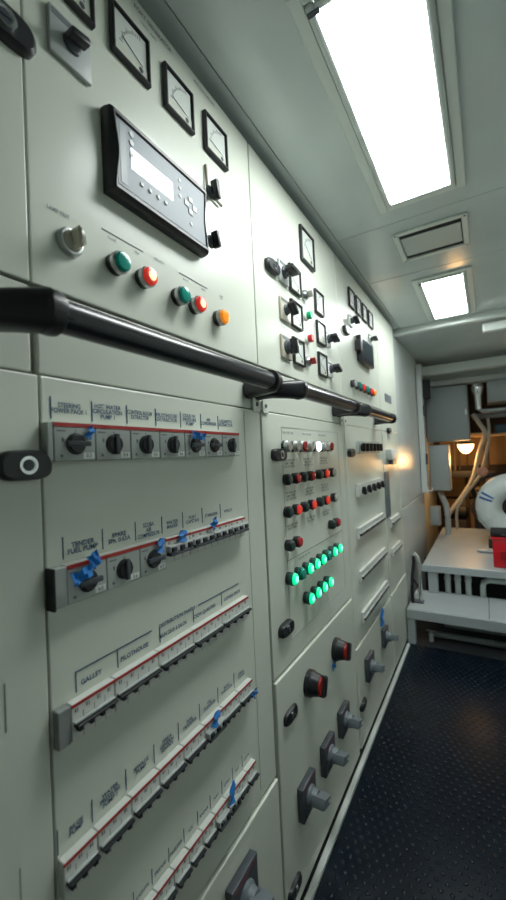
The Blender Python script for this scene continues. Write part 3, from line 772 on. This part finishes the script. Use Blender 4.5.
# third cabinet rows
g = 'starters of the third cabinet'
for i in range(6):
    a = 1.865 + i * .072
    t = thing('motor_starter', 'small starter, %s from the left in the top row of the third cabinet' % ['first', 'second', 'third', 'fourth', 'fifth', 'sixth'][i], 'motor starter', (0, a + .036, 1.330), g)
    put(cached('s3b', lambda: MB().box(.0006, .016, -.0355, .0355, -.03, .03, .0012, 1).mesh('body', M_START)), 'body', t)
    put(cached('s3k', lambda: MB().lathe([(.015, .017), (.022, .016)], 16).box(.02, .036, -.006, .006, -.02, .02, .002, 1).mesh('dial', M_BLACK)), 'dial', t)
for i in range(5):
    a = 1.82 + i * .095
    t = thing('motor_starter', 'small starter, %s from the left in the second row of the third cabinet' % ['first', 'second', 'third', 'fourth', 'fifth'][i], 'motor starter', (0, a + .0475, 1.130), g)
    put(cached('s4b', lambda: MB().box(.0006, .018, -.047, .047, -.03, .03, .0012, 1).mesh('body', M_BRK)), 'body', t)
    put(cached('s4k', lambda: MB().lathe([(.017, .017), (.022, .016)], 16).box(.02, .036, -.006, .006, -.02, .02, .002, 1).mesh('dial', M_BLACK)), 'dial', t, (0, .01, -.004), (.5, 0, 0))
g = 'breakers of the third cabinet'
for rn, zt, n in (('third', .960, 5), ('fourth', .765, 5), ('lowest', .578, 5)):
    for i in range(n):
        a = 1.80 + i * .103
        breaker(a, a + .103, zt, .050, 'breaker on the third cabinet, %s row, %s' % (rn, ['left end', 'second from left', 'middle', 'second from right', 'right end'][i]), 'bar', g, stripe=False, poles=4)
# fourth cabinet bits
t = thing('louvre_strip', 'upright grey slotted strip on the far narrow cabinet', 'vent strip', (0, 2.475, 1.048))
MB().box(.0006, .008, -.052, .052, -.138, .138, .002, 1).build('strip_body', M_MGREY, t)
sl = MB()
for i in range(18): sl.box(.0078, .0092, -.042, .042, -.128 + i * .015, -.122 + i * .015)
sl.build('slats', M_DGREY, t)
g = 'blocks on the far narrow cabinet'
for zt, lb in ((.895, 'upper short breaker block below the grey strip on the far cabinet'), (.715, 'lower short breaker block on the far cabinet')):
    breaker(2.50, 2.76, zt, .05, lb, 'bar', g, stripe=False, poles=4)
t = thing('wall_box', 'small white box warmly lit beside the far cabinet strip', 'junction box', (0, 2.60, 1.275))
MB().box(.0006, .035, -.10, .11, -.02, .045, .004, 2).build('box_body', M_WHITE, t)
MB().box(.0006, .028, -.03, .09, -.05, -.022, .003, 1).build('gland', M_MGREY, t)

# ------------------------------------------------------------ isolators with big grey handles
def isolator(y, z, label, group, h=.048, body=M_DGREY, tip=.074, dirn=(1, -.15)):
    t = thing('isolator_switch', label, 'isolator switch', (0.0062, y, z), group)
    put(cached(('ib', h, body.name), lambda: MB().box(0.0004, 0.020, -h, h, -h, h, .002, 2).mesh('base_plate', body)), 'base_plate', t)
    put(cached(('im', h), lambda: MB().box(0.0198, 0.0206, -h * .85, h * .85, h * .76, h * .84).mesh('red_mark', mat('dull_red_print', (.16, .02, .02), .5))), 'red_mark', t)
    put(cached(('ic', h), lambda: MB().lathe([(0.018, .030), (0.026, .029), (0.030, .024), (tip * .6, .021)], 28).mesh('collar', M_MGREY)), 'collar', t)
    def grip():
        mb = MB().prism([(-.024, -.014), (.030, -.012), (.034, 0), (.030, .012), (-.024, .014), (-.028, 0)], tip * .5, tip, .004)
        return mb.mesh('grip', M_MGREY)
    gr = put(cached(('ig', h, tip), grip), 'grip', t, (0, 0, 0), (-0.35, 0, 0))
    put(cached(('iw', h), lambda: MB().box(tip - .0005, tip + .0006, .012, .024, -.004, .004).mesh('grip_mark', M_WHITE)), 'grip_mark', gr)
    return t
g = 'grey grip isolators on the bottom doors'
isolator(1.100, .288, 'nearest of the three isolators low on the cabinet with green lamps', g)
isolator(1.282, .290, 'middle of the three isolators low on the cabinet with green lamps', g)
isolator(1.458, .303, 'farthest of the three isolators low on the cabinet with green lamps', g, h=.046)
isolator(.740, .338, 'isolator cut off by the bottom edge, on the nearest full cabinet', g, h=.052)
isolator(1.850, .318, 'isolator low on the third cabinet, left of the pair', g, h=.052)
isolator(2.170, .325, 'isolator low on the third cabinet, under the hanging blue tape', g, h=.045)
def red_knob(y, z, label):
    t = thing('emergency_switch', label, 'rotary switch', (0.0062, y, z), 'red and black knobs')
    put(cached('rkb', lambda: MB().lathe([(0.0005, .040), (.014, .040), (.020, .036), (.040, .031), (.046, .027)], 32).mesh('base', M_BLACK)), 'base', t)
    put(cached('rkr', lambda: MB().prism([(-.029, -.012), (.029, -.012), (.031, 0), (.029, .012), (-.029, .012), (-.031, 0)], .044, .060, .004).mesh('knob_grip', M_BLACK)), 'knob_grip', t, (0, 0, 0), (1.2, 0, 0))
    put(cached('rkf', lambda: MB().lathe([(.043, .0295), (.050, .0285), (.051, .024)], 28).mesh('red_ring', mat('dark_red_ring', (.33, .012, .010), .35))), 'red_ring', t)
red_knob(1.170, .582, 'red and black rotary knob low on the second cabinet, nearer of two')
red_knob(1.425, .578, 'red and black rotary knob low on the second cabinet, farther of two')

# ------------------------------------------------------------ blue tape pieces
def tape(name_lb, y, z, x, w_, h_, ang, wav=.003, group='scraps of blue masking tape'):
    mb = MB(); bm = mb.bm; nx, nz = 7, 5; G = []
    for k in (0, 1):
        L = []
        for i in range(nx):
            for j in range(nz):
                u, v = i / (nx - 1) - .5, j / (nz - 1) - .5
                e = 1.25 + .12 * math.sin(i * 2.1 + 1)
                a, b = u * w_, v * h_ * e
                L.append(bm.verts.new((wav * math.sin(i * 1.7 + j * .9) + wav + k * .0009, a * math.cos(ang) - b * math.sin(ang), a * math.sin(ang) + b * math.cos(ang))))
        G.append(L)
    for i in range(nx - 1):
        for j in range(nz - 1):
            q = [i * nz + j, (i + 1) * nz + j, (i + 1) * nz + j + 1, i * nz + j + 1]
            bm.faces.new([G[0][a] for a in q]); bm.faces.new([G[1][a] for a in reversed(q)])
    edge = [i * nz for i in range(nx)] + [(nx - 1) * nz + j for j in range(1, nz)] + [i * nz + nz - 1 for i in range(nx - 2, -1, -1)] + [j for j in range(nz - 2, 0, -1)]
    for a, b in zip(edge, edge[1:] + edge[:1]): bm.faces.new((G[0][a], G[0][b], G[1][b], G[1][a]))
    o = mb.build('masking_tape', M_TAPE, None, (x, y, z)); tag(o, name_lb, 'tape', group)
tape('small blue tape scrap on the first starter of the top row', .388, 1.350, .017, .020, .008, 1.0)
tape('flat blue tape strip between two level handles in the top row', .648, 1.352, .018, .044, .012, -.12)
tape('largest crumpled blue tape, on the starter marked TENDER FUEL PUMP', .362, 1.146, .024, .034, .014, .25, .003)
tape('upper end of the crumpled blue tape by the TENDER FUEL PUMP legend', .385, 1.162, .022, .018, .018, .5, .002)
tape('blue tape on the SCUBA AIR COMPRESSOR starter', .525, 1.153, .019, .026, .011, 1.4, .003)
tape('blue tape under the WATER MAKER legend', .587, 1.158, .017, .022, .015, 1.45, .003)
tape('blue tape under the STABILISER legend', .690, 1.166, .017, .024, .013, .7, .003)
tape('blue tape over the fourth row of breakers', .667, .765, .017, .030, .014, 1.1, .003)
tape('blue tape stub at the right end of the fourth row', .805, .748, .028, .022, .010, .4, .004)
tape('long blue tape over the lowest row of breakers', .712, .577, .017, .048, .013, 1.45, .003)
tape('blue tape hanging beside the last isolator', 2.150, .430, .008, .085, .045, 1.45, .004)
tape('blue tape scrap under the farther red knob', 1.40, .528, .008, .040, .016, .1, .003)

# ================================================================== STEPS AND ENGINE ROOM END
t = thing('step_platform', 'lower grey tread plate step just beyond the rubber mat', 'step', (.64, 3.03, 0))
MB().box(-.622, -.148, -.20, .22, .232, .246, .002, 1).box(-.145, .62, -.20, .22, .232, .246, .002, 1).build('tread', M_TREAD, t)
MB().box(-.625, .62, -.212, -.201, .180, .243, .002, 1).build('fascia', M_BOXW, t)
MB().box(-.628, -.580, -.20, -.15, 0.0065, .231, .003, 1).build('leg', M_BOXW, t)
MB().box(.55, .60, -.20, -.15, 0.0065, .231, .003, 1).build('leg', M_BOXW, t)
t = thing('step_platform', 'upper grey platform behind the lower step', 'step', (.68, 3.85, 0))
MB().box(-.60, .58, -.66, .94, .442, .456, .002, 1).build('tread', M_TREAD, t)
MB().box(-.61, .58, -.674, -.661, .405, .455, .002, 1).build('fascia', M_BOXW, t)
MB().box(-.57, -.505, -.655, -.61, .247, .441, .003, 1).build('leg', M_BOXW, t)
MB().box(.45, .50, -.655, -.61, .247, .441, .003, 1).build('leg', M_BOXW, t)
g = 'white pipe stubs between the two steps'
for i, y in enumerate((.233, .300, .368)):
    t = thing('drain_pipe', 'short white upright pipe between the steps, %s of three' % ('leftmost', 'middle', 'rightmost')[i], 'pipe', (y, 3.29, 0), g)
    MB().lathe([(0.0, .020), (.44, .020)], 18, 'z').build('pipe', M_RING, t)
    MB().lathe([(.330, .024), (.350, .024)], 18, 'z').build('pipe_collar', M_RING, t)
tag(MB().tube([(.46, 3.30, .02), (.46, 3.30, .30), (.468, 3.30, .335), (.50, 3.30, .352), (.62, 3.30, .352)], .020, 14).build('drain_pipe', M_RING), 'bent white pipe under the upper platform at the right', 'pipe')
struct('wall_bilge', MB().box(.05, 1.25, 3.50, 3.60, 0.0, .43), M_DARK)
g = 'pipes in the dark under the lower step'
for i, (z, x0) in enumerate(((.04, .12), (.085, .22))):
    tag(MB().tube([(x0, 2.98 + i * .07, z), (1.2, 2.98 + i * .07, z)], .020 - .004 * i, 12).build('bilge_pipe', M_BOXD), '%s grey pipe lying in the dark under the lower step' % ('lower front', 'higher rear')[i], 'pipe', g)
t = thing('pipe_valve', 'small pale valve under the lower step', 'valve', (.145, 2.93, .0065))
MB().lathe([(0, .016), (.05, .016), (.055, .012)], 16, 'z').build('valve_body', M_BOXW, t)
MB().tube([(-.03, 0, .07), (.03, 0, .07)], .006, 8).lathe([(.05, .006), (.07, .006)], 10, 'z').build('valve_handle', M_STEEL, t)

# bent steel tube with black hose at the wall
t = thing('grab_post', 'bent shiny steel tube post with black hose standing on the lower step', 'grab post', (.075, 2.97, .2465))
MB().tube([(.012, 0, 0), (.012, 0, .27), (.004, 0, .315), (-.016, 0, .335), (-.034, .0, .325)], .013, 14).build('steel_tube', M_CHROME, t)
MB().tube([(-.030, .03, .33), (-.026, .02, .27), (-.036, -.01, .18), (-.040, -.02, .09), (-.036, -.03, .0)], .011, 12).build('black_hose', M_BLACK, t)
MB().box(-.045, .03, -.03, .03, .0, .010, .002, 1).build('foot_plate', M_DGREY, t)
MB().tube([(-.035, .02, .15), (.0, .01, .10), (.01, .0, .02)], .006, 8).build('thin_hose', M_BLACKM, t)

# post at the end of the left wall
t = thing('door_post', 'pale upright post with dark hinges ending the left wall', 'door post', (0, 4.14, .457))
MB().box(-.019, .03, -.05, .07, .44, 1.68, .004, 1).build('post', M_WALL, t)
for z in (1.223, .763):
    MB().box(.0305, .042, -.06, -.02, z - .05, z + .05, .003, 1).lathe([(z - .05, .007), (z + .05, .007)], 10, 'z', (.043, -.06, 0)).build('hinge', M_DGREY, t)
MB().box(.0305, .04, -.08, -.04, .433, .493, .002, 1).tube([(.035, -.06, .463), (.07, -.06, .463), (.075, -.06, .493)], .008, 10).build('hook', M_WHITE, t)
t = thing('cable_block', 'small black block high beside the pale post', 'block', (.060, 4.20, 1.90))
MB().box(-.028, .028, -.05, .05, -.09, .09, .004, 1).build('block_body', M_BLACKM, t)

# back clutter
def cabinet_box(name, lb, x0, x1, y0, y1, z0, z1, m, hinge=True, hang=True):
    t = thing(name, lb, 'cabinet' if z1 - z0 > .3 else 'box', ((x0 + x1) / 2, (y0 + y1) / 2, z0))
    hx, hy, h = (x1 - x0) / 2, (y1 - y0) / 2, z1 - z0
    MB().box(-hx, hx, -hy, hy, 0, h, .006, 2).build('box_body', m, t)
    MB().box(-hx + .008, hx - .008, -hy - .012, -hy - .001, .008, h - .008, .004, 2).build('box_door', m, t)
    MB().box(hx - .028, hx - .018, -hy - .018, -hy - .012, h * .45, h * .55, .002, 1).build('box_latch', M_STEEL, t)
    return t
cabinet_box('equipment_cabinet', 'large dull grey overhead cabinet at the far end above the lamp', .015, .400, 4.412, 4.62, 1.385, 1.935, M_BOXD)
cabinet_box('electrical_box', 'pale grey tall box hung below the overhead cabinet at far left', .022, .205, 4.412, 4.62, .888, 1.352, M_BOXW)
cabinet_box('electrical_box', 'small pale box low on the far left above the platform', .0, .095, 4.412, 4.52, .535, .725, M_BOXW)
cabinet_box('equipment_cabinet', 'grey overhead locker at the far right top corner', .565, 1.20, 4.412, 4.75, 1.735, 1.945, M_BOXD)
def pipe(name, lb, path, r, m, cat='pipe', group=None, seg=14):
    return tag(MB().tube(path, r, seg).build(name, m), lb, cat, group)
def smooth_path(pts, n=6):
    P_ = [Vector(p) for p in pts]; out = []
    for i in range(len(P_) - 1):
        p0, p1, p2, p3 = P_[max(i - 1, 0)], P_[i], P_[i + 1], P_[min(i + 2, len(P_) - 1)]
        for k in range(n):
            t_ = k / n
            out.append(.5 * ((2 * p1) + (-p0 + p2) * t_ + (2 * p0 - 5 * p1 + 4 * p2 - p3) * t_ ** 2 + (-p0 + 3 * p1 - 3 * p2 + p3) * t_ ** 3))
    out.append(P_[-1]); return out
hp = [(.43, 4.665, 1.655), (.49, 4.66, 1.545), (.527, 4.66, 1.45), (.475, 4.80, 1.285), (.392, 4.90, .98), (.268, 4.86, .77), (.150, 4.76, .60), (.14, 4.74, .459)]
pipe('flexible_hose', 'thick buff hose sweeping down from the overhead cabinet to the platform', smooth_path(hp), .022, M_HOSE, 'hose', 'buff hoses at the far end')
hp2 = [(.56, 4.66, 1.60), (.565, 4.66, 1.45), (.53, 4.66, 1.25), (.46, 4.72, 1.02), (.33, 4.74, .83), (.235, 4.72, .66), (.225, 4.71, .459)]
pipe('flexible_hose', 'thinner buff hose running behind the thick one', smooth_path(hp2), .014, M_HOSE, 'hose', 'buff hoses at the far end')
pipe('conduit_pipe', 'grey white pipe curving down beside the small far left box', smooth_path([(.10, 4.56, .850), (.115, 4.52, .82), (.150, 4.46, .74), (.165, 4.40, .64), (.165, 4.40, .458)]), .028, M_BOXW)
t = thing('steel_duct', 'shiny silver domed duct beside the overhead cabinet', 'duct', (.487, 4.33, 1.80))
MB().lathe([(-.13, .026), (0.0, .030), (.03, .040), (.06, .050), (.09, .050), (.12, .036), (.132, .012)], 24, 'z').build('duct_body', M_CHROME, t)
MB().tube([(0, 0, -.12), (.03, 0, -.150), (.30, 0, -.150), (.72, 0, -.150)], .018, 12).build('duct_branch', M_BOXD, t)
cabinet_box('equipment_case', 'dark teal case on the far shelf at the right', .62, .86, 4.80, 4.95, 1.448, 1.535, M_TEAL)
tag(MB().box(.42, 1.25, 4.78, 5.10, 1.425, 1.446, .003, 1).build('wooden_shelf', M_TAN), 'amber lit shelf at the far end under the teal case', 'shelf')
pipe('overhead_pipe', 'dull pipe crossing above the teal case', [(.42, 4.85, 1.64), (1.25, 4.85, 1.64)], .030, M_BOXD)
t = thing('bulkhead_lamp', 'warm glowing dome lamp hanging at the far end', 'lamp', (.340, 4.90, 1.357))
MB().lathe([(-.005, .092), (.012, .094), (.018, .070), (.050, .030)], 28, 'z').build('lamp_base', M_DGREY, t)
MB().lathe([(-.006, .080), (-.030, .078), (-.070, .060), (-.100, .030), (-.106, .008)], 28, 'z').build('globe', M_WARM, t)
MB().tube([(0, 0, .05), (0, 0, .08)], .012, 8).build('lamp_stem', M_DGREY, t)
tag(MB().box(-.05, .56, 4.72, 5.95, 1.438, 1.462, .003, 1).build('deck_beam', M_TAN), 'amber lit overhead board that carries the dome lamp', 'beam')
ld = bpy.data.lights.new('lamp_glow', 'POINT'); ld.energy = 9; ld.color = (1.0, .55, .20); ld.shadow_soft_size = .08
lo = bpy.data.objects.new('lamp_glow', ld); COL.objects.link(lo); lo.location = (.340, 4.90, 1.20)
# tan insulation panels on the back bulkhead
g = 'tan panels on the far bulkhead'
k = 0
for (x0, x1, z0, z1, lb) in ((-.02, .30, 1.08, 1.44, 'upper left tan panel behind the dome lamp'), (.31, .85, 1.08, 1.44, 'upper right tan panel behind the dome lamp'), (-.02, .62, .66, 1.0, 'middle tan panel behind the buff hoses'), (.0, .62, .16, .62, 'lower tan panel low behind the platform')):
    t = thing('insulation_panel', lb, 'panel', ((x0 + x1) / 2, 6.07, z0), g)
    hx, h = (x1 - x0) / 2, z1 - z0
    MB().box(-hx, hx, -.02, .028, 0, h, .006, 2).build('panel_board', M_TAN, t)
    s = MB()
    for a in (-1, 1):
        for b in (.08, .92): s.lathe([(-.026, .008), (-.020, .008)], 8, 'y', (a * hx * .88, 0, h * b))
    s.build('panel_screws', M_DGREY, t)
# dark machinery masses
t = thing('engine_block', 'dark machinery behind the white ring', 'engine', (.64, 5.10, .458))
MB().box(-.26, .45, -.12, .30, -.4575, .36, .03, 3).build('crankcase', M_DARK, t)
MB().lathe([(-.14, .09), (.10, .09), (.13, .06)], 20, 'y', (-.06, -.05, .43)).build('filter_drum', M_DARK, t)
MB().tube(smooth_path([(-.22, -.19, .30), (-.26, -.26, .42), (-.18, -.28, .52), (-.05, -.24, .56), (.05, -.2, .52)]), .025, 10).build('hose', M_BLACKM, t)
MB().tube(smooth_path([(-.24, -.20, .1), (-.27, -.24, .22), (-.20, -.26, .33)]), .016, 10).build('hose', M_BROWN, t)
MB().box(-.24, .05, -.02, .2, .36, .40, .01, 1).build('rocker_cover', M_BROWN, t)
tag(MB().box(-.02, .60, 5.3, 5.7, .96, 1.045, .01, 2).build('pipe_tray', M_DARK), 'dark shelf tray crossing in front of the tan panels', 'shelf')
tag(MB().lathe([(-.045, .012), (-.03, .038), (0, .050), (.03, .040), (.045, .014)], 16, 'z', (.49, 4.48, 1.07)).build('cloth_bundle', M_PINK), 'small pinkish rounded bundle above the white ring', 'bundle')
pipe('support_bar', 'dark bar holding the pinkish bundle', [(.49, 4.50, 1.02), (.52, 4.60, .80), (.54, 4.72, .458)], .012, M_DARK, 'bar')

# big white ring with blue stripes
t = thing('life_ring', 'big white ring with two short blue stripes standing on the platform', 'life ring', (.708, 3.92, .80))
R0, r0 = .185, .098
n1 = 48
MB().tube([(R0 * math.cos(2 * PI * i / n1), 0, R0 * math.sin(2 * PI * i / n1)) for i in range(n1)], r0, 20, closed=True).build('ring_body', M_RING, t)
sb = []
def arc_band(a0, a1, b0, b1, name, m, off=.002):
    mb = MB(); bm = mb.bm; A = []
    na, nb = 6, 6
    for k in (0, 1):
        L = []
        for i in range(na):
            a = a0 + (a1 - a0) * i / (na - 1)
            for j in range(nb):
                b = b0 + (b1 - b0) * j / (nb - 1)
                rr = r0 + off + .002 * k
                q = R0 + rr * math.cos(b)
                L.append(bm.verts.new((q * math.cos(a), -rr * math.sin(b), q * math.sin(a))))
        A.append(L)
    for i in range(na - 1):
        for j in range(nb - 1):
            q = [i * nb + j, (i + 1) * nb + j, (i + 1) * nb + j + 1, i * nb + j + 1]
            bm.faces.new([A[0][a] for a in q]); bm.faces.new([A[1][a] for a in reversed(q)])
    return mb.build(name, m, t)
for a in (2.60, 2.76): arc_band(a, a + .07, .7, 1.75, 'blue_stripe', M_BLUE)
MB().box(-.20, .06, -.05, .09, -.342, -.262, .006, 2).build('ring_cradle', M_DARK, t)
arc_band(3.45, 3.62, -.3, 2.6, 'strap', M_RING, .006)

t = thing('plastic_crate', 'bright red box on the platform at the right edge', 'box', (.64, 3.36, .4565))
cr = MB()
cr.box(-.105, .13, -.10, .10, 0, .195, .010, 3)
cr.build('crate_body', M_REDBOX, t)
MB().box(-.112, .137, -.107, .107, .1955, .212, .005, 2).build('crate_lid', M_REDBOX, t)
MB().box(-.06, .02, -.112, -.108, .06, .12, .001, 1).build('crate_label', mat('dark_red', (.30, .01, .015), .4), t)
t = thing('tool_case', 'black flat case lying on the red box', 'case', (.64, 3.36, .669))
MB().box(-.115, .12, -.09, .09, 0, .040, .010, 2).build('case_body', M_BLACKM, t)
MB().tube([(-.05, -.10, .02), (-.04, -.115, .02), (.04, -.115, .02), (.05, -.10, .02)], .006, 8).build('case_handle', M_BLACK, t)
cabinet_box('storage_box', 'pale block on the platform in front of the white ring', .425, .56, 3.70, 3.80, .457, .475, M_BOXW)

# dim pipework in front of the tan panels
g = 'dim pipes in front of the tan panels'
for x, y, z0, z1, r, lb in ((.24, 5.5, 1.045, 1.437, .012, 'thin dim pipe left of the dome lamp'), (.20, 5.32, 1.045, 1.437, .016, 'thicker dim pipe left of the dome lamp'), (.53, 5.5, 1.045, 1.437, .03, 'stout dim pipe right of the dome lamp'), (.30, 5.6, .0005, .955, .02, 'dim pipe rising behind the buff hoses'), (.42, 5.75, .0005, .955, .012, 'thin dim pipe rising right of the buff hoses')):
    tag(MB().lathe([(z0, r), (z1, r)], 14, 'z', (x, y, 0)).build('dim_pipe', M_BROWN), lb, 'pipe', g)
t = thing('pump_unit', 'dark low pump on the platform in front of the lower tan panel', 'pump', (.20, 5.15, .458))
MB().lathe([(-.12, .05), (-.10, .08), (.10, .08), (.12, .05)], 20, 'x', (0, 0, .12)).build('pump_body', M_DARK, t)
MB().box(-.10, .10, -.07, .07, -.4575, .035, .004, 1).build('pump_foot', M_BROWN, t)
